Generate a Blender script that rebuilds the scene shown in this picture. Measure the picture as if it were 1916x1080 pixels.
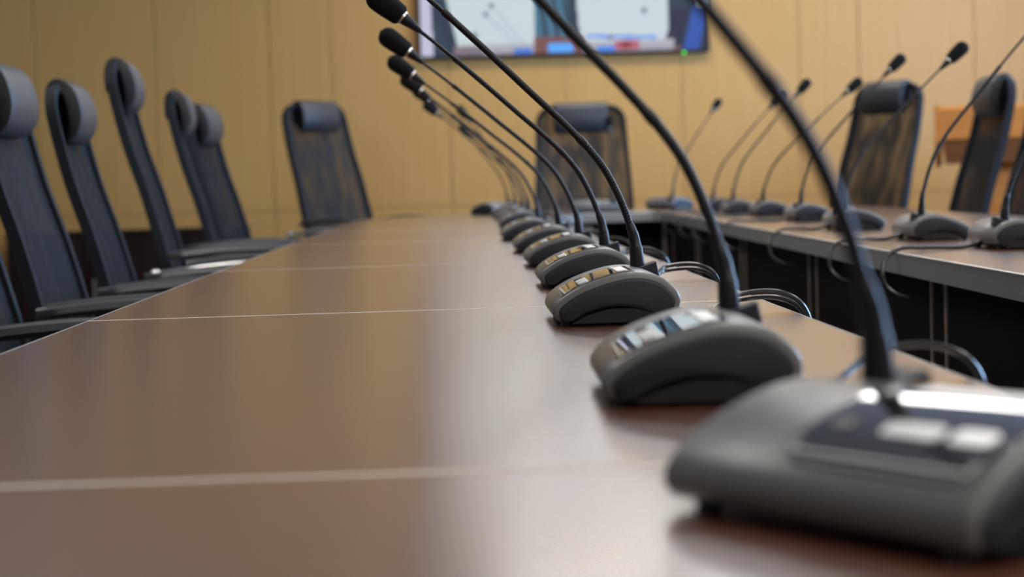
import bpy, bmesh, math, random
from mathutils import Vector, Matrix
random.seed(7)
for o in list(bpy.data.objects): bpy.data.objects.remove(o)
SC = bpy.context.scene
COL = SC.collection

# ------------------------------------------------------------------ camera
TH = 0.75                      # table top height
EYE = 0.135                    # lens above the table top
F = 3800.0                     # focal length in pixels of a 1916 px wide frame
CAMP = Vector((0, 0, TH + EYE))
r_ = 0.030                     # roll
Yc = Vector(((849 - 958) / F, (540 - 341) / F, -1)).normalized()
Xc = Vector((math.cos(r_), math.sin(r_), 0)); Xc = (Xc - Xc.dot(Yc) * Yc).normalized()
Zc = Xc.cross(Yc)
Rw = Matrix((Xc, Yc, Zc))      # world<-camera rotation (rows are world axes in camera space)
cam = bpy.data.cameras.new('camera'); camo = bpy.data.objects.new('camera', cam); COL.objects.link(camo)
camo.matrix_world = Matrix.Translation(CAMP) @ Rw.to_4x4()
cam.sensor_width = 36; cam.lens = F / 1916 * 36
cam.clip_start = 0.01; cam.clip_end = 100
cam.dof.use_dof = True; cam.dof.focus_distance = 2.17; cam.dof.aperture_fstop = 7.2
SC.camera = camo

def ray(px, py):
    return Rw @ Vector(((px - 958) / F, (540 - py) / F, -1))
def at_z(px, py, z):
    d = ray(px, py); t = (z - CAMP.z) / d.z
    return CAMP + d * t
def at_y(px, py, y):
    d = ray(px, py); return CAMP + d * (y / d.y)

# ------------------------------------------------------------------ world, light, exposure
W = bpy.data.worlds.new('world'); SC.world = W; W.use_nodes = True
W.node_tree.nodes['Background'].inputs[0].default_value = (0.62, 0.78, 1.0, 1)
W.node_tree.nodes['Background'].inputs[1].default_value = 1.5
SC.view_settings.view_transform = 'Standard'; SC.view_settings.look = 'None'
SC.view_settings.gamma = 1; SC.view_settings.use_curve_mapping = False
SC.view_settings.exposure = 0.46
CEIL_Z = 2.95
XL, XR, YB, YF = -3.6, 4.0, -3.2, 10.64     # room
PANEL_E = 9.0                                # ceiling light strength
WIN_E = 190.0                               # daylight entering through each window
SCREEN_E = 0.78

def daylight(name, loc, sx, sy, rot, power):
    l = bpy.data.lights.new(name, 'AREA'); l.shape = 'RECTANGLE'; l.size = sx; l.size_y = sy
    l.energy = power; l.color = (0.36, 0.60, 1.0)
    o = bpy.data.objects.new(name, l); COL.objects.link(o); o.location = loc; o.rotation_euler = rot
WINS = [(3.6, 5.6), (6.4, 8.4)]
for a, b in WINS:
    daylight('daylight', (XR + 0.25, (a + b) / 2, 1.75), b - a, 1.5, (0, math.radians(90), 0), WIN_E)

# ------------------------------------------------------------------ materials
def mat(name, col, rough=0.5, metal=0.0, spec=0.5, coat=0.0, emit=None, es=0.0, noise=None, bump=None, coatr=0.1):
    m = bpy.data.materials.new(name); m.use_nodes = True; nt = m.node_tree
    b = nt.nodes['Principled BSDF']
    b.inputs['Base Color'].default_value = (*col, 1); b.inputs['Roughness'].default_value = rough
    b.inputs['Metallic'].default_value = metal; b.inputs['Specular IOR Level'].default_value = spec
    b.inputs['Coat Weight'].default_value = coat; b.inputs['Coat Roughness'].default_value = coatr
    if emit: b.inputs['Emission Color'].default_value = (*emit, 1); b.inputs['Emission Strength'].default_value = es
    tc = nt.nodes.new('ShaderNodeTexCoord')
    if noise:      # (scale xyz, col2, detail)
        mp = nt.nodes.new('ShaderNodeMapping'); mp.inputs['Scale'].default_value = noise[0]
        nz = nt.nodes.new('ShaderNodeTexNoise'); nz.inputs['Scale'].default_value = 1; nz.inputs['Detail'].default_value = 5
        cr = nt.nodes.new('ShaderNodeValToRGB')
        cr.color_ramp.elements[0].color = (*col, 1); cr.color_ramp.elements[1].color = (*noise[1], 1)
        cr.color_ramp.elements[0].position = 0.35; cr.color_ramp.elements[1].position = 0.68
        nt.links.new(tc.outputs['Object'], mp.inputs[0]); nt.links.new(mp.outputs[0], nz.inputs['Vector'])
        nt.links.new(nz.outputs['Fac'], cr.inputs[0]); nt.links.new(cr.outputs[0], b.inputs['Base Color'])
    if bump:       # (scale, strength)
        n2 = nt.nodes.new('ShaderNodeTexNoise'); n2.inputs['Scale'].default_value = bump[0]; n2.inputs['Detail'].default_value = 3
        bp = nt.nodes.new('ShaderNodeBump'); bp.inputs['Strength'].default_value = bump[1]; bp.inputs['Distance'].default_value = 0.002
        nt.links.new(tc.outputs['Object'], n2.inputs['Vector'])
        nt.links.new(n2.outputs['Fac'], bp.inputs['Height']); nt.links.new(bp.outputs[0], b.inputs['Normal'])
    return m

M = {}
M['maple'] = mat('maple veneer', (0.630, 0.345, 0.098), 0.42, noise=((60, 60, 1.6), (0.650, 0.368, 0.112)))
M['groove'] = mat('panel groove', (0.24, 0.145, 0.06), 0.8)
M['table'] = mat('walnut laminate', (0.125, 0.041, 0.018), 0.24, spec=0.8, coat=1.0, coatr=0.22, noise=((26, 1.6, 10), (0.155, 0.056, 0.027)), bump=(420, 0.05))
M['table'].node_tree.nodes['Principled BSDF'].inputs['Coat IOR'].default_value = 1.72
M['seam'] = mat('pale edge band', (0.72, 0.62, 0.52), 0.5)
M['edge'] = mat('grey edge band', (0.29, 0.28, 0.26), 0.4)
M['edge_hi'] = mat('bright edge lip', (0.75, 0.75, 0.75), 0.3, metal=0.4)
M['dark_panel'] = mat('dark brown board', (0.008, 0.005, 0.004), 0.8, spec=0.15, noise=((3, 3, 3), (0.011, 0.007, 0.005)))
M['gap_strip'] = mat('panel edge strip', (0.42, 0.34, 0.28), 0.4)
M['cabinet'] = mat('dark wenge', (0.012, 0.006, 0.005), 0.8, spec=0.2, noise=((30, 30, 2), (0.030, 0.014, 0.009)))
M['shell'] = mat('grey plastic', (0.145, 0.147, 0.144), 0.31, bump=(900, 0.08))
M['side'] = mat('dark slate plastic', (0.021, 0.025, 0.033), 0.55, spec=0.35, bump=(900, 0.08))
M['black'] = mat('black rubber', (0.008, 0.008, 0.009), 0.5)
M['neck'] = mat('black gooseneck', (0.008, 0.009, 0.012), 0.42, spec=0.35)
M['foam'] = mat('black foam', (0.012, 0.012, 0.012), 0.95, spec=0.15, bump=(1500, 0.6))
M['chrome'] = mat('chrome', (0.80, 0.80, 0.82), 0.12, metal=1.0)
M['satin'] = mat('satin silver', (0.72, 0.72, 0.70), 0.25, metal=0.85)
M['glossy'] = mat('glossy black panel', (0.012, 0.012, 0.014), 0.05, spec=0.9, coat=1.0, coatr=0.02)
M['display'] = mat('display glass', (0.02, 0.022, 0.025), 0.03, spec=1.0, coat=1.0, coatr=0.02)
M['button'] = mat('white button', (0.90, 0.90, 0.88), 0.3, metal=0.3)
M['print'] = mat('pale print', (0.55, 0.56, 0.55), 0.55)
M['led'] = mat('blue lamp', (0.2, 0.3, 0.9), 0.3, emit=(0.25, 0.4, 1.0), es=1.2)
M['cable'] = mat('grey cable', (0.030, 0.029, 0.028), 0.25)
M['leather'] = mat('dark grey leather', (0.036, 0.040, 0.045), 0.45, bump=(260, 0.25))
M['frame'] = mat('black frame', (0.010, 0.013, 0.018), 0.75, spec=0.25)
M['fabric'] = mat('seat fabric', (0.03, 0.033, 0.037), 0.8, bump=(700, 0.5))
M['pad'] = mat('armrest pad', (0.040, 0.043, 0.046), 0.38, bump=(500, 0.3))
M['tvblack'] = mat('screen bezel', (0.012, 0.010, 0.012), 0.25)
M['green'] = mat('green lamp', (0, 0.4, 0.02), 0.4, emit=(0.05, 1.0, 0.08), es=1.6)
M['orange'] = mat('orange cherry wood', (0.50, 0.155, 0.022), 0.38, noise=((3, 3, 40), (0.58, 0.20, 0.035)))
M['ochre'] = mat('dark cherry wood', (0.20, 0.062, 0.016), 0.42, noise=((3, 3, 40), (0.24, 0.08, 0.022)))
M['plaster'] = mat('painted plaster', (0.42, 0.37, 0.30), 0.8)
M['ceiling'] = mat('ceiling board', (0.62, 0.60, 0.57), 0.9)
M['carpet'] = mat('dark carpet', (0.045, 0.035, 0.030), 0.95, noise=((60, 60, 60), (0.07, 0.055, 0.045)))
M['alu'] = mat('window frame paint', (0.5, 0.5, 0.5), 0.4)
M['diffuser'] = mat('lit diffuser', (0.9, 0.9, 0.9), 0.5, emit=(1.0, 0.965, 0.90), es=PANEL_E)

def mesh_fabric(lining=False):
    """open knitted mesh: part thread, part air, with a light absorbing pile between its two faces"""
    m = bpy.data.materials.new('open mesh fabric'); m.use_nodes = True; nt = m.node_tree; N = nt.nodes.new; L = nt.links.new
    b = nt.nodes['Principled BSDF']; b.inputs['Base Color'].default_value = (0.018, 0.025, 0.033, 1); b.inputs['Roughness'].default_value = 0.6
    tc = N('ShaderNodeTexCoord'); wv = N('ShaderNodeTexNoise'); mp = N('ShaderNodeMapping'); mp.inputs['Scale'].default_value = (5, 20, 4.5)
    mp.inputs['Rotation'].default_value = (0.3, 0, 0)
    L(tc.outputs['Object'], mp.inputs[0]); L(mp.outputs[0], wv.inputs['Vector']); wv.inputs['Scale'].default_value = 1.0
    wv.inputs['Detail'].default_value = 1.5; wv.inputs['Distortion'].default_value = 0.7
    mr = N('ShaderNodeMapRange'); L(wv.outputs['Fac'], mr.inputs[0]); mr.inputs[1].default_value = 0.38; mr.inputs[2].default_value = 0.62
    mr.inputs[3].default_value = 0.0; mr.inputs[4].default_value = 0.80
    tr = N('ShaderNodeBsdfTransparent'); mx = N('ShaderNodeMixShader')
    (mx.inputs[0].__setattr__('default_value', .32) if not lining else L(mr.outputs[0], mx.inputs[0])); L(tr.outputs[0], mx.inputs[1]); L(b.outputs[0], mx.inputs[2])
    L(mx.outputs[0], nt.nodes['Material Output'].inputs[0])
    if lining: m.name = 'creased lining'; return m
    va = N('ShaderNodeVolumeAbsorption'); va.inputs['Color'].default_value = (0, 0, 0, 1); va.inputs['Density'].default_value = 85
    L(va.outputs[0], nt.nodes['Material Output'].inputs['Volume'])
    return m
M['mesh'] = mesh_fabric(); M['lining'] = mesh_fabric(True)

def screen_mat():
    m = bpy.data.materials.new('screen picture'); m.use_nodes = True; nt = m.node_tree
    b = nt.nodes['Principled BSDF']; b.inputs['Base Color'].default_value = (0.01, 0.01, 0.01, 1); b.inputs['Roughness'].default_value = 0.3
    a = nt.nodes.new('ShaderNodeVertexColor'); a.layer_name = 'picture'
    nt.links.new(a.outputs[0], b.inputs['Emission Color']); b.inputs['Emission Strength'].default_value = SCREEN_E
    return m
M['screen'] = screen_mat()

def glass_mat():
    m = bpy.data.materials.new('window glass'); m.use_nodes = True; nt = m.node_tree
    g = nt.nodes.new('ShaderNodeBsdfGlossy'); g.inputs['Roughness'].default_value = 0.02
    t = nt.nodes.new('ShaderNodeBsdfTransparent'); x = nt.nodes.new('ShaderNodeMixShader'); x.inputs[0].default_value = 0.08
    nt.links.new(t.outputs[0], x.inputs[1]); nt.links.new(g.outputs[0], x.inputs[2]); nt.links.new(x.outputs[0], nt.nodes['Material Output'].inputs[0])
    return m
M['glass'] = glass_mat()

# ------------------------------------------------------------------ mesh helpers
def smooth_by_angle(me, deg=38):
    for p in me.polygons: p.use_smooth = True
    me.set_sharp_from_angle(angle=math.radians(deg))
def obj(name, bm, m, parent=None, smooth=True):
    bmesh.ops.recalc_face_normals(bm, faces=bm.faces)
    me = bpy.data.meshes.new(name); bm.to_mesh(me); bm.free()
    for x in (m if isinstance(m, (list, tuple)) else [m]): me.materials.append(x)
    if smooth: smooth_by_angle(me)
    o = bpy.data.objects.new(name, me); COL.objects.link(o)
    if parent: o.parent = parent
    return o
def struct(name, bm, m, parent=None, smooth=False):
    o = obj(name, bm, m, parent, smooth); o['kind'] = 'structure'; return o
def thing(name, label, cat, loc=(0, 0, 0), rz=0.0, group=None):
    o = bpy.data.objects.new(name, None); o.empty_display_size = 0.05; COL.objects.link(o)
    o.location = loc; o.rotation_euler = (0, 0, rz); tag(o, label, cat, group); return o
def tag(o, label, cat, group=None):
    o['label'] = label; o['category'] = cat
    if group: o['group'] = group
    return o
def box(bm, a, b, bev=0.0, mi=0):
    x0, y0, z0 = a; x1, y1, z1 = b
    v = [bm.verts.new(p) for p in ((x0,y0,z0),(x1,y0,z0),(x1,y1,z0),(x0,y1,z0),(x0,y0,z1),(x1,y0,z1),(x1,y1,z1),(x0,y1,z1))]
    fs = [bm.faces.new([v[i] for i in f]) for f in ((0,3,2,1),(4,5,6,7),(0,1,5,4),(1,2,6,5),(2,3,7,6),(3,0,4,7))]
    for f in fs: f.material_index = mi
    if bev:
        es = {e for f in fs for e in f.edges}
        bmesh.ops.bevel(bm, geom=list(es), offset=bev, segments=2, affect='EDGES', profile=0.5)
def prism(bm, pts, z0, z1):
    lo = [bm.verts.new((x, y, z0)) for x, y in pts]; hi = [bm.verts.new((x, y, z1)) for x, y in pts]
    n = len(pts); bm.faces.new(lo[::-1]); bm.faces.new(hi)
    for i in range(n): bm.faces.new((lo[i], lo[(i+1) % n], hi[(i+1) % n], hi[i]))
def catmull(P, n=8, closed=False):
    P = [Vector(p) for p in P]; out = []; N = len(P)
    rng = range(N) if closed else range(N - 1)
    for i in rng:
        if closed: a, b, c, d = P[(i-1) % N], P[i], P[(i+1) % N], P[(i+2) % N]
        else: a, b, c, d = P[max(i-1, 0)], P[i], P[i+1], P[min(i+2, N-1)]
        for k in range(n):
            t = k / n
            out.append(0.5 * ((2*b) + (c-a)*t + (2*a-5*b+4*c-d)*t*t + (3*b-a-3*c+d)*t**3))
    if not closed: out.append(P[-1])
    return out
def tube(bm, pts, rad, seg=10, caps=True):
    pts = [Vector(p) for p in pts]; n = len(pts)
    if not hasattr(rad, '__len__'): rad = [rad] * n
    T = []
    for i in range(n):
        d = pts[min(i+1, n-1)] - pts[max(i-1, 0)]
        T.append(d.normalized() if d.length > 1e-9 else Vector((0, 0, 1)))
    up = Vector((0, 1, 0)) if abs(T[0].y) < 0.8 else Vector((1, 0, 0))
    u = T[0].cross(up).normalized(); rings = []
    for i in range(n):
        u = (u - T[i] * u.dot(T[i])).normalized(); w = T[i].cross(u)
        rings.append([bm.verts.new(pts[i] + rad[i] * (math.cos(2*math.pi*k/seg) * u + math.sin(2*math.pi*k/seg) * w)) for k in range(seg)])
    for i in range(n-1):
        for k in range(seg):
            bm.faces.new((rings[i][k], rings[i][(k+1) % seg], rings[i+1][(k+1) % seg], rings[i+1][k]))
    if caps: bm.faces.new(rings[0][::-1]); bm.faces.new(rings[-1])
def inset_poly(P, d):
    n = len(P); area = sum(P[i][0]*P[(i+1) % n][1] - P[(i+1) % n][0]*P[i][1] for i in range(n)) / 2
    s = 1 if area > 0 else -1; out = []
    for i in range(n):
        a, b = Vector(P[i-1]), Vector(P[(i+1) % n]); t = (b - a)
        if t.length < 1e-9: out.append(tuple(P[i])); continue
        t.normalize(); nrm = Vector((-t.y, t.x)) * s
        out.append((P[i][0] + nrm.x * d, P[i][1] + nrm.y * d))
    return out
def loft_xz(bm, P, secs):
    """sections (y, inset) of the closed x-z outline P"""
    rings = [[bm.verts.new((x, y, z)) for x, z in (inset_poly(P, ins) if ins else P)] for y, ins in secs]
    n = len(P)
    for a, b in zip(rings, rings[1:]):
        for i in range(n): bm.faces.new((a[i], a[(i+1) % n], b[(i+1) % n], b[i]))
    bm.faces.new(rings[0][::-1]); bm.faces.new(rings[-1])
def copy_tree(o, parent=None):
    c = o.copy(); COL.objects.link(c); c.parent = parent
    for ch in list(o.children): copy_tree(ch, c)
    return c

# ------------------------------------------------------------------ room
bm = bmesh.new(); box(bm, (XL, YB, -0.1), (XR, YF, 0)); struct('floor', bm, M['carpet'])
bm = bmesh.new(); box(bm, (XL, YB, CEIL_Z), (XR, YF, CEIL_Z + 0.1)); struct('ceiling', bm, M['ceiling'])
bm = bmesh.new(); box(bm, (XL - 0.12, YB, 0), (XL, YF, CEIL_Z)); struct('wall_left', bm, M['plaster'])
bm = bmesh.new(); box(bm, (XL, YB - 0.12, 0), (XR, YB, CEIL_Z)); struct('wall_front', bm, M['plaster'])
# right wall with window openings
bm = bmesh.new(); z0, z1 = 1.0, 2.5
box(bm, (XR, YB, 0), (XR + 0.15, YF, z0)); box(bm, (XR, YB, z1), (XR + 0.15, YF, CEIL_Z))
prev = YB
for a, b in WINS: box(bm, (XR, prev, z0), (XR + 0.15, a, z1)); prev = b
box(bm, (XR, prev, z0), (XR + 0.15, YF, z1)); struct('wall_right', bm, M['plaster'])
for i, (a, b) in enumerate(WINS):
    bm = bmesh.new()
    for (p, q) in (((a, z0), (b, z0+.05)), ((a, z1-.05), (b, z1)), ((a, z0), (a+.05, z1)), ((b-.05, z0), (b, z1)), (((a+b)/2-.025, z0), ((a+b)/2+.025, z1))):
        box(bm, (XR+.03, p[0], p[1]), (XR+.09, q[0], q[1]))
    w = struct('window_%d' % (i+1), bm, M['alu'])
    bm = bmesh.new(); box(bm, (XR+.055, a+.05, z0+.05), (XR+.065, b-.05, z1-.05)); struct('pane', bm, M['glass'], w)

# far wall: veneer boards with shadow gaps, seam positions read off the photograph
JZ = at_y(727, 388.7, YF).z
sx = [at_y(p, 300, YF).x for p in (74, 298, 512, 627, 845, 1063, 1281, 1500, 1611, 1827)]
xs = [XL] + [sx[0] - (sx[1]-sx[0])*k for k in (2, 1)] + sx
while xs[-1] + 0.61 < XR: xs.append(xs[-1] + 0.61)
xs = [x for x in xs if x >= XL] + [XR]
bm = bmesh.new(); box(bm, (XL, YF + 0.012, 0), (XR, YF + 0.15, CEIL_Z), mi=1)
for a, b in zip(xs, xs[1:]):
    if b - a < 0.03: continue
    box(bm, (a + .002, YF, 0), (b - .002, YF + 0.012, JZ - .002)); box(bm, (a + .002, YF, JZ + .002), (b - .002, YF + 0.012, CEIL_Z))
struct('wall_back', bm, [M['maple'], M['groove']])

# ceiling lights
lights = [(x, y) for y in (-1.6, 0.8, 3.2, 5.6, 9.2) for x in (0.75, 2.9)] + [(-1.3, 4.4)]
cl0 = None
def light_label(x, y):
    r = 'left' if x < 0 else 'middle' if x < 1 else 'right'
    q = {-1.6: 'behind the camera', 0.8: 'over the near microphones', 3.2: 'over the third table seam', 4.4: 'alone above the left chairs', 5.6: 'over the far half of the tables', 9.2: 'nearest the veneered wall'}[y]
    return 'flat lit ceiling panel, %s column, %s' % (r, q)
for x, y in lights:
    if cl0 is None:
        cl0 = thing('ceiling_light', light_label(x, y), 'ceiling light', (x, y, CEIL_Z), group='ceiling light panels')
        bm = bmesh.new()
        for a, b in (((-.62, -.32, -.03), (.62, -.29, 0)), ((-.62, .29, -.03), (.62, .32, 0)), ((-.62, -.29, -.03), (-.59, .29, 0)), ((.59, -.29, -.03), (.62, .29, 0))): box(bm, a, b)
        obj('light_frame', bm, M['alu'], cl0, False)
        bm = bmesh.new(); box(bm, (-.59, -.29, -.02), (.59, .29, -.002)); obj('diffuser', bm, M['diffuser'], cl0, False)
    else:
        c = copy_tree(cl0); c.location = (x, y, CEIL_Z); c['label'] = light_label(x, y)

# ------------------------------------------------------------------ conference tables
TK = 0.034
def table_segment(label, outline, edges_seam, panel=None, legs=(), lip=()):
    """outline: ccw xy points; seams: list of (p,q) strips; panel: (p,q) board below"""
    cx = sum(p[0] for p in outline) / len(outline); cy = sum(p[1] for p in outline) / len(outline)
    t = thing('conference_table', label, 'table', (cx, cy, 0), group='joined conference tables')
    O = [(x - cx, y - cy) for x, y in outline]
    L = inset_poly_sharp(O, 0.0018)
    bm = bmesh.new(); prism(bm, L, TH - TK + .001, TH); obj('tabletop', bm, M['table'], t, False)
    # grey edge band around the top
    bm = bmesh.new(); n = len(O)
    for i in range(n):
        a, b, c, d = Vector(O[i]), Vector(O[(i+1) % n]), Vector(L[(i+1) % n]), Vector(L[i])
        lo = [bm.verts.new((*p, TH - TK)) for p in (a, b, c, d)]; hi = [bm.verts.new((*p, TH + .0002)) for p in (a, b, c, d)]
        bm.faces.new(lo[::-1]); bm.faces.new(hi)
        for k in range(4): bm.faces.new((lo[k], lo[(k+1) % 4], hi[(k+1) % 4], hi[k]))
    obj('edge_band', bm, M['edge'], t, False)
    for p, q in lip:
        bm = bmesh.new(); p = Vector((p[0]-cx, p[1]-cy)); q = Vector((q[0]-cx, q[1]-cy))
        tube(bm, [(p.x, p.y, TH - .0005), (q.x, q.y, TH - .0005)], .0016, 6); obj('edge_lip', bm, M['edge_hi'], t)
    for p, q, w in edges_seam:
        bm = bmesh.new(); p = Vector((p[0]-cx, p[1]-cy)); q = Vector((q[0]-cx, q[1]-cy))
        d = (q-p).normalized(); nn = Vector((-d.y, d.x)) * w
        lo = [bm.verts.new((*v, TH - .004)) for v in (p, q, q+nn, p+nn)]; hi = [bm.verts.new((*v, TH + .0003)) for v in (p, q, q+nn, p+nn)]
        bm.faces.new(hi); bm.faces.new(lo[::-1])
        for k in range(4): bm.faces.new((lo[k], lo[(k+1) % 4], hi[(k+1) % 4], hi[k]))
        obj('seam_strip', bm, M['seam'], t, False)
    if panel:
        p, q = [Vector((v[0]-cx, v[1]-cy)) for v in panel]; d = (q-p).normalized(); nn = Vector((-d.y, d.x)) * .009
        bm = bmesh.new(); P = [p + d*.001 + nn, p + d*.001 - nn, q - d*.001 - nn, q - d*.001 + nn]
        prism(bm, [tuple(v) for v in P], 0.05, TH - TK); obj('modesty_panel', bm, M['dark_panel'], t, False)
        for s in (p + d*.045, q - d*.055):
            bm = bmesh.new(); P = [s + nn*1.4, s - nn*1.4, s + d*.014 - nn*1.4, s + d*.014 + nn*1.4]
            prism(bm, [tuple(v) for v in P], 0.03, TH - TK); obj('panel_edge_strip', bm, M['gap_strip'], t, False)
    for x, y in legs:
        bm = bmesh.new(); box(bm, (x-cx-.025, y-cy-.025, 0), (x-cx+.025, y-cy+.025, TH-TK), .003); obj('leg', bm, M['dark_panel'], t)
    return t
def inset_poly_sharp(P, d):
    n = len(P); out = []
    for i in range(n):
        a, b, c = Vector(P[i-1]), Vector(P[i]), Vector(P[(i+1) % n])
        u = (b-a).normalized(); v = (c-b).normalized(); n1 = Vector((-u.y, u.x)); n2 = Vector((-v.y, v.x))
        m = (n1+n2); m = m / m.length_squared * 2
        out.append(tuple(b + m * d))
    return out
LX0, LX1 = -0.392, 0.325
seam_y = [-0.26] + [at_z(600, p, TH).y for p in (890, 586.9, 502, 457.9, 435.7)]
lab = ['long brown table section nearest the camera, in front of the first pale seam',
       'brown table section between the blurred first seam and the crisp second seam',
       'brown table section beyond the crisp white seam, under the third near microphone row',
       'brown left table section between third and fourth seams, beside the chrome chair arm',
       'short brown left table section between the two seams before the far corner']
for i in range(5):
    a, b = seam_y[i], seam_y[i+1]
    table_segment(lab[i], [(LX0, a), (LX1, a), (LX1, b - .001), (LX0, b - .001)], [((LX0, b-.006), (LX1, b-.006), .005)] ,
                  panel=((LX1-.12, a), (LX1-.12, b)), legs=((LX0+.08, a+.1), (LX0+.08, b-.1)))
a = seam_y[5]
rin = [at_z(*p, TH) for p in ((1879, 508), (1637, 464), (1456, 435), (1372, 421), (1237, 396))]
RY0 = 0.6
sl = (rin[4].x - rin[0].x) / (rin[4].y - rin[0].y)
def rx(y): return rin[0].x + sl * (y - rin[0].y)
FI = rin[4].y; FO = 8.55
table_segment('brown table corner at the far left end, in front of the turned mesh chair',
    [(LX0, a), (LX1, a), (LX1, FI - .5), (LX1 + .16, FI), (LX1+.16, FO), (-.12, FO), (-.34, 8.0), (LX0, 7.2)], [((LX0, a+.001), (LX1, a+.001), .005)],
    panel=((LX1-.12, a), (LX1-.12, FI-.4)), legs=((LX0+.08, a+.1), (-.2, 7.9)))
table_segment('brown far table section under the central screen, joining the two long rows',
    [(LX1+.161, FI), (rx(FI)-.03, FI), (rx(FI)-.03, FO), (LX1+.161, FO)], [], panel=((LX1-.05, FI+.12), (rx(FI)+.07, FI+.12)), legs=((LX1+.2, FO-.08), (rx(FI)-.1, FO-.08)),
    lip=(((LX1+.161, FI), (rx(FI)-.03, FI)),))
ry = [RY0, 1.93, 3.13, 4.35, 5.55, 6.75]
rl = ['brown right table section nearest the camera, mostly out of the picture',
      'brown right table section with grey edge under the two nearest right microphones',
      'brown right table section with cable loops, behind the leaning gooseneck stem',
      'brown right table section before the broad mesh chair, small microphones on it',
      'brown right table section in the distance, second before the far right corner']
for i in range(5):
    p, q = ry[i], ry[i+1] - .001
    table_segment(rl[i], [(rx(p), p), (rx(p)+.75, p), (rx(q)+.75, q), (rx(q), q)], [], panel=((rx(p)+.05, p), (rx(q)+.05, q)),
                  legs=((rx(p)+.67, p+.1), (rx(q)+.67, q-.1)), lip=(((rx(p), p), (rx(q), q)),))
p = ry[5]
table_segment('brown table corner at the far right end, under the bluish angled microphone',
    [(rx(p), p), (rx(p)+.75, p), (rx(FI)+.75, 7.6), (rx(FI)+.35, FO), (rx(FI)-.029, FO), (rx(FI)-.029, FI), (rx(FI), FI-.03)], [],
    panel=((rx(p)+.05, p), (rx(FI)+.05, FI)), legs=((rx(p)+.67, p+.1), (rx(FI)+.1, FO-.08)), lip=(((rx(p), p), (rx(FI), FI-.03)),))

# ------------------------------------------------------------------ conference microphones
PW = 0.0875        # half width
LS = 0.94           # length factor
HS = 0.86          # height factor of the side outline
_top = [(-.0605, .0080), (-.0635, .0145), (-.0615, .0225), (-.0530, .0315), (-.037, .0415), (-.016, .0500), (.006, .0555), (.026, .0555), (.044, .0490), (.0565, .037), (.061, .0255), (.059, .0150), (.0515, .0075), (.042, .0052)]
_bot = [(.031, .0085), (.014, .0150), (-.006, .0165), (-.026, .0125), (-.042, .0045), (-.054, .0045)]
_top = [(x, z*HS) for x, z in _top]
PROF = [tuple(v) for v in catmull([Vector(p) for p in _top + _bot], 4, True)]
_in = inset_poly(PROF, .0056)
COVER = [(a[0], a[1]) if 2 <= i < 47 else (a[0], p[1] + .0007) for i, (a, p) in enumerate(zip(_in, PROF))]
topc = catmull([Vector(p) for p in _top[1:11]], 12)
def topz(x):
    for a, b in zip(topc, topc[1:]):
        if a.x <= x <= b.x: return a.y + (b.y - a.y) * (x - a.x) / max(b.x - a.x, 1e-9)
    return topc[-1].y
def top_n(x):
    d = Vector((0.004, topz(x+.002) - topz(x-.002))).normalized(); return Vector((-d.y, 0, d.x))
def patch(bm, x0, x1, y0, y1, r, off, thick, n=22):
    """slab with rounded corners laid on the curved top"""
    rows = []
    for i in range(n+1):
        t = i / n; x = x0 + (x1-x0) * (0.5 - 0.5*math.cos(math.pi*t)) ; e = min(x-x0, x1-x)
        c = r - math.sqrt(max(r*r - (r-min(e, r))**2, 0))
        nn = top_n(x); base = Vector((x, 0, topz(x)))
        a, b = y0 + c, y1 - c
        if b - a < 1e-5: b = a + 1e-5
        ys = [a + (b-a)*k/6 for k in range(7)]
        rows.append(([bm.verts.new(base + nn*(off+thick) + Vector((0, y, 0))) for y in ys], [bm.verts.new(base + nn*off + Vector((0, y, 0))) for y in ys]))
    for A, B in zip(rows, rows[1:]):
        for k in range(6):
            bm.faces.new((A[0][k], A[0][k+1], B[0][k+1], B[0][k])); bm.faces.new((A[1][k], B[1][k], B[1][k+1], A[1][k+1]))
        bm.faces.new((A[0][0], B[0][0], B[1][0], A[1][0])); bm.faces.new((A[0][6], A[1][6], B[1][6], B[0][6]))
    for R in (rows[0], rows[-1]):
        for k in range(6): bm.faces.new((R[0][k], R[1][k], R[1][k+1], R[0][k+1]))
NX, NY = 0.033, PW - .033       # gooseneck socket
NZ = topz(NX) - .002
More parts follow.
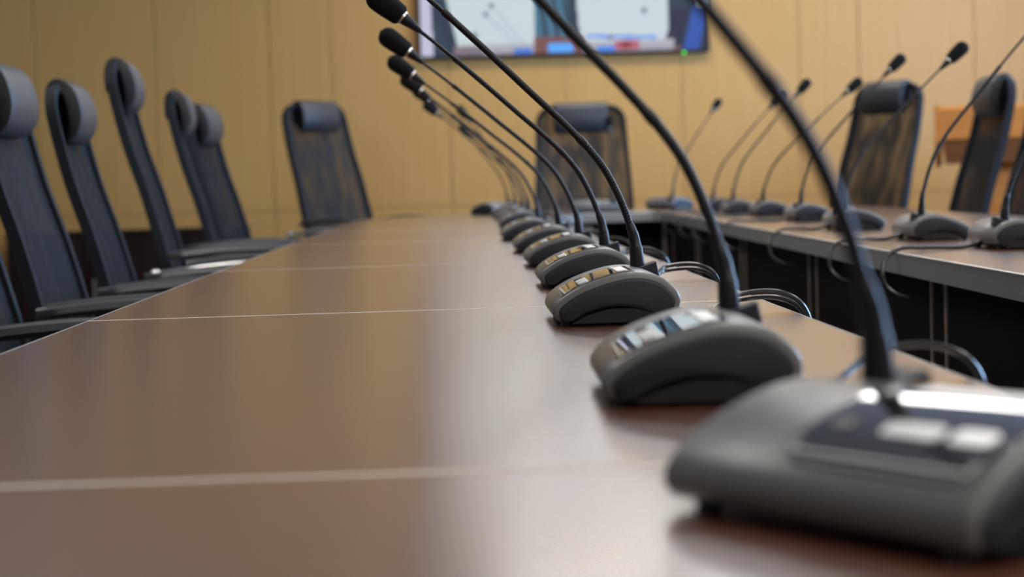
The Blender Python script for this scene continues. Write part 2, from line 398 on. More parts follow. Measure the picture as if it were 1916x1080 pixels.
def mic_meshes():
    D = {}
    bm = bmesh.new(); w = PW - .0018
    loft_xz(bm, PROF, [(-w, .0030), (-w+.0012, .0010), (-w+.003, 0), (w-.003, 0), (w-.0012, .0010), (w, .0030)])
    bmesh.ops.recalc_face_normals(bm, faces=bm.faces); bm.normal_update()
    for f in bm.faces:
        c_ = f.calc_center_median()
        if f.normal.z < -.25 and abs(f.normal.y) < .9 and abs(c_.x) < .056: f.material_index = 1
    D['base_shell'] = (bm, [M['shell'], M['side']])
    for s in (-1, 1):
        bm = bmesh.new(); y = s * PW
        loft_xz(bm, COVER, [(y - s*.006, 0), (y - s*.0012, 0), (y + s*.0004, .0012), (y + s*.0012, .0036)]); D['side_cover%d' % s] = (bm, M['side'])
    bm = bmesh.new(); patch(bm, -.0545, .0185, -.080, .025, .012, -.0006, .0016)
    D['panel_rim'] = (bm, M['shell'])
    bm = bmesh.new(); patch(bm, -.0520, .0160, -.0775, .0225, .010, .0004, .0009); D['control_panel'] = (bm, M['glossy'])
    bm = bmesh.new(); patch(bm, -.0490, -.0395, -.0740, .0180, .002, .0010, .0006); D['display_screen'] = (bm, M['display'])
    bm = bmesh.new()
    patch(bm, -.0510, -.0496, -.0750, .0190, .0004, .0010, .0010, 4)
    patch(bm, -.0496, -.0440, -.0750, -.0736, .0004, .0010, .0010, 4); patch(bm, -.0496, -.0440, .0176, .0190, .0004, .0010, .0010, 4)
    D['display_bracket'] = (bm, M['print'])
    bm = bmesh.new(); patch(bm, -.0365, -.0270, -.0700, -.0500, .0028, .0010, .0012, 8); D['button0'] = (bm, M['button'])
    bm = bmesh.new(); patch(bm, -.0365, -.0270, -.0440, -.0150, .0028, .0010, .0012, 8); D['button1'] = (bm, M['button'])
    bm = bmesh.new(); patch(bm, -.0360, -.0280, .0010, .0120, .0028, .0010, .0010, 8); D['button2'] = (bm, M['pad'])
    bm = bmesh.new(); patch(bm, .0010, .0110, -.0740, .0020, .0018, .0010, .0010, 8); D['white_bar'] = (bm, M['button'])  # plain white bar across the rear of the control panel
    bm = bmesh.new(); patch(bm, -.0020, .0040, .0110, .0170, .0025, .0010, .0012, 8); D['indicator_lamp'] = (bm, M['button'])
    for q_, (sx_, sy) in enumerate(((-.050, -.070), (-.050, .070), (.046, -.070), (.046, .070))):
        bm = bmesh.new(); tube(bm, [(sx_, sy, 0), (sx_, sy, .009)], [.006, .0055], 12); D['foot%d' % q_] = (bm, M['black'])
    bm = bmesh.new(); loft_xz(bm, [(-.046, .0020), (.041, .0020), (.038, .010), (.016, .016), (-.008, .016), (-.030, .011)], [(-PW-.0004, .001), (-PW+.002, 0), (PW-.002, 0), (PW+.0004, .001)]); D['base_plate'] = (bm, M['black'])
    # wedge socket behind the stem
    bm = bmesh.new(); zt = NZ + .002
    P = [(NX-.010, zt-.001), (NX+.004, zt+.0015), (NX+.0185, zt+.0055), (NX+.0215, zt-.008), (NX+.014, zt-.010)]
    loft_xz(bm, P, [(NY-.0125, .001), (NY-.0115, 0), (NY+.0115, 0), (NY+.0125, .001)]); D['stem_socket'] = (bm, M['side'])
    # moulded lettering on the rounded back (too small to read in the photograph)
    bm = bmesh.new()
    def rearx(z): return .0585 - (z - .028)*.40
    for k in range(6):
        y = -.046 + k*.0095
        for q in (((0, 0, .0065, .0012), (0, .0045, .0065, .0057), (0, 0, .0014, .0057)) if k % 2 else ((0, 0, .0014, .0057), (.0048, 0, .0062, .0057), (0, .0022, .0062, .0034))):
            f = [bm.verts.new((rearx(zz) + .0006, yy, zz)) for yy, zz in ((y+q[0], .0255+q[1]), (y+q[2], .0255+q[1]), (y+q[2], .0255+q[3]), (y+q[0], .0255+q[3]))]; bm.faces.new(f)
    D['maker_mark'] = (bm, M['print'])
    out = {}
    for k, (b, m) in D.items():
        for v in b.verts: v.co.x *= LS
        o = obj('tmp_' + k, b, m); out[k] = o.data; bpy.data.objects.remove(o)
    return out
MIC = mic_meshes(); NX *= LS
def add_part(name, me, parent):
    o = bpy.data.objects.new(name, me); COL.objects.link(o); o.parent = parent; return o
# stem centre line in plan (throw, rise) measured on the third microphone
STEM = [(0, 0), (-.001, .016), (-.003, .0315), (-.0085, .046), (-.0175, .068), (-.033, .096), (-.053, .120), (-.083, .1475), (-.117, .176), (-.157, .210), (-.198, .244), (-.232, .271), (-.262, .294)]
def make_mic(label, loc, rz, throw=1.0, rise=1.0, head=None, side=0.0, cable=None, wide=1.0, cat='microphone', group='desk microphones', mode=None, wave=0.0):
    t = thing('conference_microphone', label, cat, loc, rz, group)
    names = {'base_shell': 'base_shell', 'side_cover-1': 'side_cover', 'side_cover1': 'side_cover', 'foot0': 'rubber_foot', 'foot1': 'rubber_foot', 'foot2': 'rubber_foot', 'foot3': 'rubber_foot', 'control_panel': 'control_panel'}
    cp = None
    for k in ('base_shell', 'side_cover-1', 'side_cover1', 'panel_rim', 'control_panel', 'stem_socket', 'foot0', 'foot1', 'foot2', 'foot3', 'base_plate', 'maker_mark'):
        o = add_part(names.get(k, k), MIC[k], t)
        if k == 'control_panel': cp = o
    for k, nm in (('display_screen', 'display_screen'), ('display_bracket', 'display_bracket'), ('button0', 'button'), ('button1', 'button'), ('button2', 'button'), ('white_bar', 'white_bar'), ('indicator_lamp', 'indicator_lamp')):
        add_part(nm, MIC[k], cp)
    if wide != 1.0:
        for ch in t.children: ch.scale = (1, wide, 1)
    if head:       # scale the stem so that the foam head centre meets its spot
        ly = loc[1] + (NY if math.cos(rz) > 0 else -NY); h = at_y(head[0], head[1], ly)
        dxl = (h.x - loc[0]) * (1 if math.cos(rz) > 0 else -1) - NX; throw = -dxl / .286; rise = (h.z - TH - NZ) / .312
    P = [Vector((NX + x*throw, NY + side*(z/.3)**1.5 + wave*math.sin(z/.3*math.pi), NZ + z*rise)) for x, z in STEM]
    C = catmull(P, 8); n = len(C)
    cum = [0]
    for a, b in zip(C, C[1:]): cum.append(cum[-1] + (b-a).length)
    def seg(s0, s1):
        out = []
        for i, c in enumerate(C):
            if s0 - 1e-6 <= cum[i] <= s1 + 1e-6: out.append(c)
        def pt(s):
            for i in range(n-1):
                if cum[i] <= s <= cum[i+1]: return C[i].lerp(C[i+1], (s-cum[i]) / max(cum[i+1]-cum[i], 1e-9))
            return C[-1]
        return [pt(s0)] + [c for c in out if (c-pt(s0)).length > .001 and (c-pt(s1)).length > .001] + [pt(s1)], pt
    Ltot = cum[-1]
    pts, pt = seg(0, .046)
    bm = bmesh.new()
    ss = [0, .010, .022, .0225, .034, .045, .0455, .046]
    tube(bm, [pt(s) for s in ss], [.0074, .0070, .0064, .0058, .0051, .0043, .0040, .0034], 18); obj('stem_sleeve', bm, M['neck'], t)
    bm = bmesh.new(); s0, s1 = .044, .135; N = 120
    ps = [pt(s0 + (s1-s0)*i/N) for i in range(N+1)]
    tube(bm, ps, [.0036 + .00028*math.sin(i*math.pi/2 + .4) for i in range(N+1)], 10); obj('flexible_neck', bm, M['neck'], t)
    bm = bmesh.new(); s2 = .325
    ps = [pt(s1), pt(s1+.001), pt(s1+.009), pt(s1+.010)] + [pt(s1+.010+(s2-.020-s1)*i/24) for i in range(1, 24)] + [pt(s2-.010), pt(s2-.009), pt(s2-.001), pt(s2)]
    rr = [.0037, .0041, .0041, .0036] + [.0034]*23 + [.0034, .0037, .0037, .0025]
    tube(bm, ps, rr, 12); obj('rigid_stem', bm, M['neck'], t)
    bm = bmesh.new(); s3 = Ltot - .028
    tube(bm, [pt(s2 + (s3-s2)*i/20) for i in range(21)], .0024, 10); obj('upper_neck', bm, M['neck'], t)
    d = (C[-1] - C[-3]).normalized(); e = C[-1]; b0 = pt(s3)
    bm = bmesh.new(); tube(bm, [b0, b0 + (e-b0)*.12, e - d*.004, e], [.0026, .0040, .0078, .0082], 16); obj('capsule_collar', bm, M['neck'], t)
    bm = bmesh.new(); tube(bm, [e - d*.0002, e + d*.0026], .0092, 18); obj('silver_ring', bm, M['satin'], t)
    bm = bmesh.new(); q = []; rq = []; LN = .055
    for i in range(17):
        a = i/16; x = LN*a
        r = .0163*math.sqrt(max(1-((a-.70)/.302)**2, 0)) if a > .70 else .0132 + (.0163-.0132)*math.sin(min(a/.70, 1)*math.pi/2)
        if i == 0: r = .0105
        q.append(e + d*(.0026 + x)); rq.append(max(r, .0012))
    tube(bm, q, rq, 20); obj('foam_windscreen', bm, M['foam'], t)
    if cable:
        inv = Matrix.Rotation(-rz, 4, 'Z')
        cb = []
        for path in cable:
            bm = bmesh.new(); pp = [inv @ (Vector(p) - Vector(loc)) for p in path]
            tube(bm, catmull(pp, 10), .0026+ .0010*(loc[0] > .6), 8); obj('cable', bm, M['cable'], t)
    return t

def near_corner_to_center(c, phi, near=True, sgn=1):
    """world centre of a base whose speaker-side bottom corner sits at c (left row)"""
    off = Vector((.056*LS, PW-.005 if near else -PW+.005, 0)); return Vector((c.x, c.y, TH)) + Matrix.Rotation(phi, 3, 'Z') @ off
def left_cable(c, phi, k):
    R3 = Matrix.Rotation(phi, 3, 'Z'); p0 = c + R3 @ Vector((.056, -.02, .010)); p1 = c + R3 @ Vector((.085, -.015, .004))
    out = []
    for j, (dy, h) in enumerate(((0.0, .010), (.012, .004))):
        y = c.y + .03 + .01 * math.sin(k*2.1) + dy
        out.append([p0 + Vector((0, dy, 0)), p1 + Vector((0, dy, 0)), Vector((LX1 - .055, y, TH + .008 + h)), Vector((LX1 - .012, y+.003, TH + .009 + h)), Vector((LX1 + .014, y+.006, TH - .008 + h/2)),
                    Vector((LX1 + .018, y+.01, TH - .06)), Vector((LX1 + .004, y+.02, TH - .12)), Vector((LX1 - .05, y+.03, TH - .14)), Vector((LX1 - .09, y+.03, TH - .12))])
    return out[:1] if k in (1, 5, 7) else out
left = [  # near-left bottom corner pixel, yaw, throw, rise, label
    ('far', (1272, 952), 31, None, 'large blurred grey desk microphone nearest the camera, its control panel facing us'),
    ('near', (1153, 764), -1, None, 'second grey desk microphone from the camera, dark blurred side, in left row'),
    ('near', (1050, 612), 0, None, 'sharp grey desk microphone whose stem leaves the top of the picture, beside the crisp seam'),
    ('near', (1022, 541), 0, (721, 8), 'sharp desk microphone whose foam head is cut by the top edge, left of screen'),
    ('near', (994, 501), 0, (737, 78), 'desk microphone with the highest complete foam head, just left of the screen'),
    ('near', (970, 474), 0, (748, 124), 'left row desk microphone with second highest complete foam head'),
    ('near', (944, 451), 0, (768, 156), 'left row desk microphone whose foam head overlaps below the second complete one'),
    ('near', (938, 428), 0, (786, 176), 'left row desk microphone with small head third from the bottom of the cluster'),
    ('near', (933, 417), 0, (804, 202), 'left row desk microphone with lowest blurred head of the cluster'),
    ('near', (924, 409), 0, (866, 211), 'small blurred desk microphone second from the far left corner'),
    ]
for k, (wh, px, ph, hd, lb) in enumerate(left):
    phi = math.radians(ph); c = at_z(px[0], px[1], TH)
    ctr = near_corner_to_center(c, phi, wh == 'near')
    th, ri = ((.93, 1.0), (.77, 1.0), (.855, 1.0))[k] if k < 3 else (1, 1)
    make_mic(lb, tuple(ctr), phi, th, ri, head=hd, cable=left_cable(ctr, phi, k))
make_mic('dark tiny desk microphone at the far left corner, last of the left row', tuple(at_z(925, 402, TH)), math.radians(-35), .7, .95)
make_mic('grey desk microphone seen from behind on the far table, before the central chair', (at_z(1117, 398, TH).x, FI + .12, TH), math.radians(-92), .35, .95, wide=1.1)

def right_cable(c, k):
    y = c.y - .015; e = rx(y)
    return [[Vector((c.x-.055, y+.02, TH+.010)), Vector((c.x-.09, y, TH+.004)), Vector((e+.05, y-.03, TH+.006)), Vector((e+.004, y-.05, TH+.006)), Vector((e-.024, y-.065, TH-.012)),
             Vector((e-.028, y-.08, TH-.045)), Vector((e-.010, y-.10, TH-.066)), Vector((e+.030, y-.12, TH-.075))]]
right = [  # rear near corner in plan, head px
    ((0.864, 3.237), None, 'nearest right row desk microphone, at the picture edge with pale lettering on its back'),
    ((0.8456, 3.745), (1962, 18), 'second right row desk microphone, its stem leaving through the right picture edge'),
    ((0.853, 4.54), (1793, 97), 'right row desk microphone with the highest complete foam head, partly behind a stem'),
    ((0.915, 5.47), (1680, 116), 'right row desk microphone whose head stands just above the broad mesh chair'),
    ((0.93, 6.25), (1601, 158), 'right row desk microphone whose head touches the broad chair headrest corner'),
    ((0.8965, 6.68), (1505, 161), 'right row desk microphone with small head, right of the crossing near stem'),
    ((0.91, 7.3), (1457, 184), 'right row desk microphone whose head hides behind the nearest leaning stem'),
    ]
for k, (cp_, hd, lb) in enumerate(right):
    ctr = Vector((cp_[0] + .061*LS, cp_[1] + PW, TH))
    make_mic(lb, tuple(ctr), math.pi, .95, 1.08, head=hd, cable=right_cable(ctr, k))
a_ = math.radians(35); ctr = Vector((.865, 8.05, TH)) - Matrix.Rotation(math.pi + a_, 3, 'Z') @ Vector((.061, PW, 0))
make_mic('far right corner desk microphone with bluish side and thin stem over bare wall', tuple(ctr), math.pi + a_, .88, 1.2, cable=None)

# ------------------------------------------------------------------ office chairs
BACK = [(-.185, .475), (-.205, .55), (-.232, .65), (-.268, .785), (-.305, .90), (-.330, 1.00), (-.343, 1.07), (-.346, 1.115)]
def back_curve(z):
    pts = catmull([Vector(p) for p in BACK], 8)
    for a, b in zip(pts, pts[1:]):
        if a.y <= z <= b.y: return a.x + (b.x-a.x)*(z-a.y)/max(b.y-a.y, 1e-9)
    return pts[-1].x if z > 1 else pts[0].x
def half_w(z):
    t = (z-.475)/(1.115-.475); return .228 - .030*t
def make_chair():
    t = thing('office_chair', '', 'chair')
    # outline of the backrest, rounded at the top
    out = []
    zs = [.475 + (1.115-.475-.075)*i/22 for i in range(23)]
    right_side = [(half_w(z), z) for z in zs]
    cz = zs[-1]; r = .075
    arc = [(half_w(cz) - r + r*math.cos(a), cz + r*math.sin(a)) for a in [math.pi/2*k/8 for k in range(1, 9)]]
    half = right_side + arc
    ring = half + [(-y, z) for y, z in reversed(half)]
    pts = [Vector((back_curve(z), y, z)) for y, z in ring]
    bm = bmesh.new(); n = len(pts)
    # frame as a flat strap 24 mm wide following the outline
    rings = []
    for i in range(n):
        d = (pts[(i+1) % n] - pts[i-1]).normalized(); fx = Vector((1, 0, .25)).normalized(); s = d.cross(fx).normalized()
        if s.dot(Vector((0, -pts[i].y, .8 - pts[i].z))) < 0: s = -s
        rings.append([bm.verts.new(pts[i] + a*fx + b*s) for a, b in ((-.011, -.004), (.011, -.004), (.013, .004), (.010, .015), (-.010, .015), (-.013, .004))])
    for i in range(n):
        A, B = rings[i], rings[(i+1) % n]
        for k in range(6): bm.faces.new((A[k], A[(k+1) % 6], B[(k+1) % 6], B[k]))
    bk = obj('back_frame', bm, M['frame'], t)
    bm = bmesh.new(); sheets = []     # knitted mesh, 6 mm thick
    for off in (-.003, .003):
        rows = []
        for i in range(31):
            z = .480 + (1.110-.480)*i/30
            hw = half_w(z) - .006
            if z > cz: hw -= r - math.sqrt(max(r*r - (z-cz)**2, 0))
            x = back_curve(z) + off
            rows.append([bm.verts.new((x - .012*(1-(abs(k-5)/5)**2), -hw + 2*hw*k/10, z)) for k in range(11)])
        sheets.append(rows)
        for A, B in zip(rows, rows[1:]):
            for k in range(10): bm.faces.new((A[k], A[k+1], B[k+1], B[k]))
    S0, S1 = sheets
    rim = [(0, k) for k in range(10)] + [(i, 10) for i in range(30)] + [(30, k) for k in range(10, 0, -1)] + [(i, 0) for i in range(30, 0, -1)]
    for (i, k), (i2, k2) in zip(rim, rim[1:] + rim[:1]): bm.faces.new((S0[i][k], S0[i2][k2], S1[i2][k2], S1[i][k]))
    mo = obj('back_mesh', bm, M['mesh'], t)
    bm = bmesh.new(); rows = []
    for i in range(31):
        z = .483 + (1.106-.483)*i/30; hw = half_w(z) - .010
        if z > cz: hw -= r - math.sqrt(max(r*r - (z-cz)**2, 0))
        rows.append([bm.verts.new((back_curve(z) - .012*(1-(abs(k-5)/5)**2), -hw + 2*hw*k/10, z)) for k in range(11)])
    for A, B in zip(rows, rows[1:]):
        for k in range(10): bm.faces.new((A[k], A[k+1], B[k+1], B[k]))
    obj('lining', bm, M['lining'], mo)
    # headrest: cushion folded over the top rail
    bm = bmesh.new(); xb = -.346
    prof = [(xb-.020, 1.050), (xb-.022, 1.085), (xb-.018, 1.115), (xb-.002, 1.132), (xb+.018, 1.131), (xb+.040, 1.112), (xb+.053, 1.080), (xb+.057, 1.047), (xb+.049, 1.018), (xb+.034, 1.000), (xb+.022, .996),
            (xb+.026, 1.018), (xb+.027, 1.050), (xb+.020, 1.090), (xb+.004, 1.112), (xb-.010, 1.105), (xb-.012, 1.080), (xb-.014, 1.050)]
    P = [tuple(v) for v in catmull([Vector(p) for p in prof], 3, True)]
    loft_xz(bm, P, [(-.122, .004), (-.120, .0015), (-.116, 0), (.116, 0), (.120, .0015), (.122, .004)])
    hd = obj('headrest', bm, M['leather'], t)
    for s in (-1, 1):
        bm = bmesh.new(); loft_xz(bm, inset_poly(P, .0008), [(s*.1222, .0), (s*.1235, .002)]); obj('headrest_piping', bm, M['black'], hd)
    # seat
    bm = bmesh.new(); sp = [(-.20, .465), (-.205, .49), (-.18, .505), (0, .500), (.18, .505), (.235, .490), (.25, .465), (.235, .445), (.15, .435), (-.15, .435)]
    P = [tuple(v) for v in catmull([Vector(p) for p in sp], 3, True)]
    loft_xz(bm, P, [(-.245, .018), (-.238, .006), (-.22, 0), (.22, 0), (.238, .006), (.245, .018)]); obj('seat', bm, M['fabric'], t)
    for s in (-1, 1):
        bm = bmesh.new(); y = s*.262
        path = [(-.242, y, .636), (-.19, y, .642), (-.10, y, .652), (0, y, .657), (.055, y, .648), (.082, y, .620), (.085, y, .58), (.078, y, .50), (.05, y*.95, .445), (0, y*.8, .43)]
        path = [(a_[0], y + s*(.034 if i_ < 5 else .034*max(0, 1 - (i_-4)/4)), a_[2]) for i_, a_ in enumerate(path)]
        cc = catmull(path, 6); tube(bm, cc, .011, 12)
        bmesh.ops.create_uvsphere(bm, u_segments=14, v_segments=8, radius=.017, matrix=Matrix.Translation(path[0])); ar = obj('armrest', bm, M['frame'], t)
        bm = bmesh.new(); L_ = []; R_ = []
        secs = []
        for i in range(15):
            a = i/14; x = -.215 + .30*a; w = .026*math.sqrt(max(1-(2*a-1)**6, .02)); z = .676 + .014*math.sin(a*math.pi*.75)
            secs.append([bm.verts.new((x, y + w*c_, z + h_)) for c_, h_ in ((-1, .002), (-.7, .012), (0, .016), (.7, .012), (1, .002), (.7, -.006), (-.7, -.006))])
        for A, B in zip(secs, secs[1:]):
            for k in range(7): bm.faces.new((A[k], A[(k+1) % 7], B[(k+1) % 7], B[k]))
        bm.faces.new(secs[0][::-1]); bm.faces.new(secs[-1]); obj('armrest_pad', bm, M['pad'], ar)
    bm = bmesh.new(); tube(bm, [(0, 0, .09), (0, 0, .25), (0, 0, .251), (0, 0, .435)], [.026, .026, .016, .016], 16); obj('gas_post', bm, M['chrome'], t)
    bm = bmesh.new(); tube(bm, catmull([(-.05, 0, .425), (-.17, 0, .425), (-.235, 0, .46), (-.232, 0, .60)], 6), .018, 10); obj('back_support', bm, M['frame'], t)
    bm = bmesh.new()
    for k in range(5):
        a = 2*math.pi*k/5 + .3; tube(bm, [(.02*math.cos(a), .02*math.sin(a), .095), (.29*math.cos(a), .29*math.sin(a), .075)], [.024, .014], 10)
    sb = obj('star_base', bm, M['chrome'], t)
    for k in range(5):
        a = 2*math.pi*k/5 + .3; c_ = Vector((.285*math.cos(a), .285*math.sin(a), .03)); d_ = Vector((-math.sin(a), math.cos(a), 0))*.022
        bm = bmesh.new(); tube(bm, [c_-d_, c_-d_*.9, c_+d_*.9, c_+d_], [.022, .030, .030, .022], 14); obj('caster', bm, M['black'], sb)
    return t
def raise_chair(c, dz):
    for ch in c.children:
        if ch.name.split('.')[0] in ('back_frame', 'back_mesh', 'headrest'): ch.location.z += dz
chair0 = make_chair()
chairs = [  # x, y, yaw deg (0 = faces +x), dz, label
    (-.50, 3.20, 0, -.01, 'black mesh chair nearest the camera at the left edge, only its lower back showing', 'chairs along the left table'),
    (-.51, 3.86, 0, .0, 'tall dark chair second from camera on the left, headrest cut by picture edge', 'chairs along the left table'),
    (-.51, 4.54, 2, .0, 'dark chair on the left with full headrest, between the edge chair and the raised one', 'chairs along the left table'),
    (-.51, 5.30, 3, .092, 'left dark chair with the highest headrest and bright chrome armrest', 'chairs along the left table'),
    (-.50, 6.28, 3, .055, 'slim left dark chair overlapping the last one of the left row', 'chairs along the left table'),
    (-.51, 6.92, -5, .04, 'last dark chair of the left row, farthest from the camera', 'chairs along the left table'),
    (-.34, 8.86, -38, .13, 'mesh chair turned sideways at the far left table corner', 'chairs along the far table'),
    (.585, 8.90, -90, .095, 'mesh chair with folded headrest in the centre, below the wall screen', 'chairs along the far table'),
    (1.53, 8.30, -150, .12, 'broad mesh chair on the right, turned left, beside the wooden lectern', 'chairs along the far table'),
    (1.44, 6.62, 180, .05, 'dark chair seen edge on before the orange wooden lectern', 'chairs along the right table'),
    (1.44, 5.98, 180, .04, 'dark chair cut by the right picture edge', 'chairs along the right table'),
]
tmpl = [o.name for o in chair0.children]
for i, (x, y, a, dz, lb, g) in enumerate(chairs):
    c = chair0 if i == len(chairs)-1 else copy_tree(chair0)
    c.location = (x, y, 0); c.rotation_euler = (0, 0, math.radians(a)); c['label'] = lb; c['group'] = g; c['category'] = 'chair'
    raise_chair(c, dz)
    if i in (3, 6):          # polished arms
        for ch in c.children:
            if ch.name.split('.')[0] == 'armrest':
                ch.data = ch.data.copy(); ch.data.materials[0] = M['satin']; ch['label'] = 'chrome armrest'; ch.location.z += .042

# ------------------------------------------------------------------ wall screen
Y0 = YF - .055
bl = at_y(785, 112, Y0); br = at_y(1328, 97, Y0)
TW = br.x - bl.x; THT = TW * .5625; zb = (bl.z + br.z)/2
tv = thing('wall_screen', 'large flat video screen on the veneered wall showing a meeting room', 'screen', ((bl.x+br.x)/2, YF, zb))
bm = bmesh.new(); hw = TW/2
for a, b in (((-hw, -.055, 0), (hw, -.012, .016)), ((-hw, -.055, THT-.012), (hw, -.012, THT)), ((-hw, -.055, .016), (-hw+.010, -.012, THT-.012)), ((hw-.010, -.055, .016), (hw, -.012, THT-.012)), ((-hw+.01, -.045, .016), (hw-.01, -.004, THT-.012))): box(bm, a, b)
fr = obj('screen_housing', bm, M['tvblack'], tv, False)
def s2l(c): return tuple((v/255/12.92 if v/255 <= .04045 else ((v/255+.055)/1.055)**2.4) for v in c)
def picture(x, t):
    """x, t in photograph pixels: across (785..1328) and up from the lower edge"""
    W_ = (190, 204, 208); c = W_
    nz = math.sin(x*.9)*3
    if x < 806 + (20-t*.1)*.3: c = (182, 184, 206)
    elif x < 862 - t*.22: c = (34 + nz, 47 + nz, 66 + nz) if (x*.5+t*.2) % 23 > 9 else (38, 58, 72)
    if 1003 - t*.02 < x < 1088 - t*.07:
        k = math.sin((x + t*.12)*.28); c = (45+14*k, 85+28*k, 108+30*k)
        if x > 1066: c = (22, 42, 62)
    if 1252 - max(0, 45-t)*.35 < x < 1328: c = (17, 22, 52)
    if 1292 < x - (t-60)*.25 < 1322 and t < 90: c = (28, 72, 160)
    if 1308 < x and t > 85: c = (170, 180, 200)
    if 1255 < x < 1300 and t > 86: c = (22, 50, 62)
    if 1330 < x + t*.05: c = (60, 60, 70)
    if t < 26 and 865 < x < 1262:
        u = t/26; c = (140+35*u, 128+52*u, 146+40*u)
    if t < 36 and 1000 < x < 1092: c = (112, 68, 68)
    if t < 22 and 850 < x < 905: c = (120, 108, 118)
    if t < 12 and 1262 < x < 1275: c = (110, 80, 80)
    if 6 < t < 24 and 1025 < x < 1074: c = (84, 160, 240)
    if 4 < t < 17 and 962 < x < 995: c = (66, 112, 205)
    if 4 < t < 17 and 1118 < x < 1152: c = (68, 128, 220)
    if 8 < t < 26 and 1150 < x < 1196: c = (170, 84, 108) if x < 1163 or x > 1180 else (140, 52, 60)
    if abs(t-33 + (x-1160)*.04) < 3.2 and 1098 < x < 1228: c = (96, 140, 228)
    if abs(t-32) < 4 and 1138 < x < 1146: c = (60, 70, 130)
    for hx, ht in ((922, 97), (911, 81), (890, 43), (1207, 80)):
        dd = ((x-hx)**2/22 + (t-ht)**2/26)
        if dd < 1: c = (70, 95, 112)
    for (ax, at, bx, bt) in ((911, 81, 975, 14), (922, 97, 985, 18)):
        u = (x-ax)/(bx-ax)
        if 0 < u < 1 and abs(t-(at+(bt-at)*u)) < 2.0: c = (150, 168, 182)
    if t > 118 and 820 < x < 1245 and not (1003 < x < 1088 and t < 160): c = (248, 252, 255)  # unseen upper picture set near white, added to brighten the tabletop reflection
    return s2l(c)
bm = bmesh.new(); NXg, NYg = 270, 150; iw, ih = TW - .02, THT - .028
cl = bm.loops.layers.color.new('picture') if False else bm.loops.layers.float_color.new('picture')
vs = [[bm.verts.new((-iw/2 + iw*i/NXg, -.046, .016 + ih*j/NYg)) for i in range(NXg+1)] for j in range(NYg+1)]
for j in range(NYg):
    for i in range(NXg):
        f = bm.faces.new((vs[j][i], vs[j][i+1], vs[j+1][i+1], vs[j+1][i]))
        for lp in f.loops:
            v = lp.vert.co; x = 785 + (v.x + hw)/TW*543; tt = (v.z)/THT*305
            lp[cl] = (*picture(x, tt), 1)
obj('screen_picture', bm, M['screen'], fr, False)
bm = bmesh.new(); g = at_y(1280, 99, Y0 - .003); tube(bm, [(g.x - tv.location.x, -.062, g.z-zb+.002), (g.x - tv.location.x, -.054, g.z-zb+.002)], .006, 12); obj('power_lamp', bm, M['green'], fr)

# ------------------------------------------------------------------ lectern
LYc = 9.35
a = at_y(1748, 200, LYc); b = at_y(1748, 262, LYc); c = at_y(1748, 308, LYc); lx = a.x
lec = thing('lectern', 'orange wooden lectern standing behind the right hand chairs by the wall', 'lectern', (lx + .42*math.cos(math.radians(15)), LYc - .42*math.sin(math.radians(15)), 0), math.radians(-15))
ztop, zmid, zlow = a.z, b.z, c.z
bm = bmesh.new(); P = [(0, zmid), (0, ztop-.012), (.02, ztop), (.46, ztop-.10), (.46, zmid+.01), (.05, zmid)]
rings = []
for x in (-.40, .40):
    rings.append([bm.verts.new((x, y, z)) for y, z in P])
for i in range(len(P)): bm.faces.new((rings[0][i], rings[0][(i+1) % 6], rings[1][(i+1) % 6], rings[1][i]))
bm.faces.new(rings[0][::-1]); bm.faces.new(rings[1]); obj('reading_desk', bm, M['orange'], lec, False)
bm = bmesh.new()
lo = [(-.375, .05), (.375, .05), (.375, .40), (-.375, .40)]; hi = [(-.39, .012), (.39, .012), (.39, .45), (-.39, .45)]
A = [bm.verts.new((x, y, zlow)) for x, y in lo]; B = [bm.verts.new((x, y, zmid)) for x, y in hi]
bm.faces.new(A[::-1]); bm.faces.new(B)
for i in range(4): bm.faces.new((A[i], A[(i+1) % 4], B[(i+1) % 4], B[i]))
obj('desk_apron', bm, M['ochre'], lec, False)
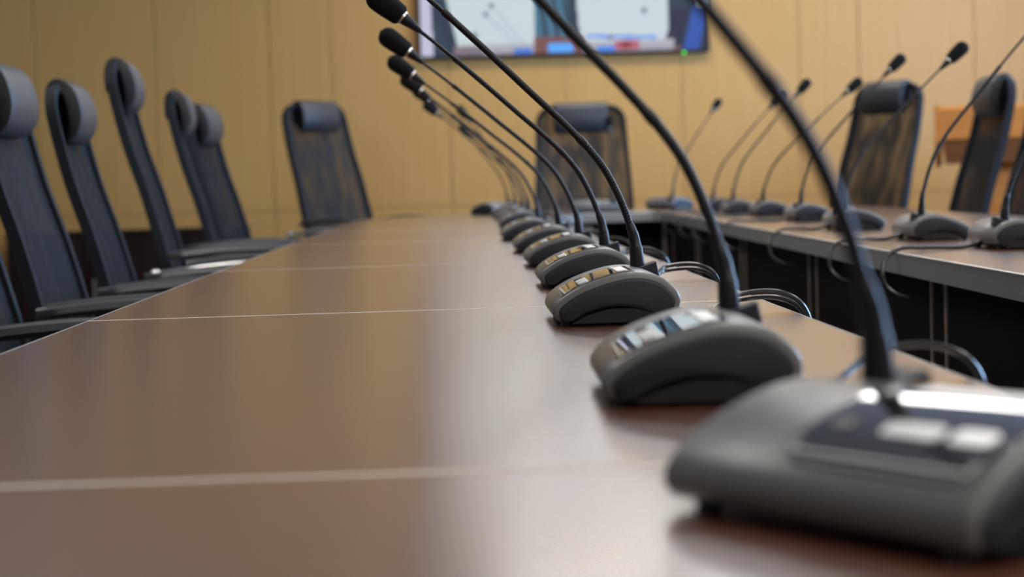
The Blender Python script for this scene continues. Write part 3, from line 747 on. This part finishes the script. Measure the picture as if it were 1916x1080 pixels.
for s in (-1, 1):
    bm = bmesh.new()
    x0 = s*.41; ppp = [(-.015, zmid-.01), (-.012, ztop+.008), (.02, ztop+.012), (.48, ztop-.09), (.48, zmid), (.41, zlow-.01), (.09, zlow-.01), (.01, zmid-.06)]
    R0 = [bm.verts.new((x0 - .011*1, y, z)) for y, z in ppp]; R1 = [bm.verts.new((x0 + .011, y, z)) for y, z in ppp]
    for i in range(8): bm.faces.new((R0[i], R0[(i+1) % 8], R1[(i+1) % 8], R1[i]))
    bm.faces.new(R0[::-1]); bm.faces.new(R1)
    obj('side_cheek', bm, M['orange'], lec, False)
bm = bmesh.new(); box(bm, (-.24, .14, .06), (.24, .36, zlow), .004); obj('lectern_column', bm, M['orange'], lec)
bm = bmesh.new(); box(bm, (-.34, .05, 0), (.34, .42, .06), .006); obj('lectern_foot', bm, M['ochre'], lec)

# ------------------------------------------------------------------ low cabinet on the left
CY = 10.1
ca = at_y(10, 432, CY); cb_ = at_y(445, 430, CY)
cab = thing('low_cabinet', 'long low dark cabinet against the veneered wall behind the left chairs', 'cabinet', ((ca.x+cb_.x)/2, CY, 0))
hwc = (cb_.x - ca.x)/2; zc = (ca.z + cb_.z)/2 ; zc = at_y(240, 433, CY).z
bm = bmesh.new(); box(bm, (-hwc, .02, .06), (hwc, .50, zc-.02)); obj('carcass', bm, M['cabinet'], cab, False)
bm = bmesh.new(); box(bm, (-hwc-.01, 0, zc-.02), (hwc+.01, .51, zc), .003); obj('cabinet_top', bm, M['cabinet'], cab)
bm = bmesh.new(); box(bm, (-hwc+.03, .05, 0), (hwc-.03, .48, .06)); obj('plinth', bm, M['black'], cab, False)
for k in range(3):
    w_ = 2*hwc/3; x0 = -hwc + w_*k
    bm = bmesh.new(); box(bm, (x0+.003, 0, .07), (x0+w_-.003, .02, zc-.025), .002); d_ = obj('cabinet_door', bm, M['cabinet'], cab)
    bm = bmesh.new(); hx = x0 + (w_-.05 if k % 2 == 0 else .05); tube(bm, [(hx, -.022, .34), (hx, -.022, .46)], .005, 8); tube(bm, [(hx, 0, .35), (hx, -.022, .35)], .004, 8); tube(bm, [(hx, 0, .45), (hx, -.022, .45)], .004, 8)
    obj('door_handle', bm, M['satin'], d_)
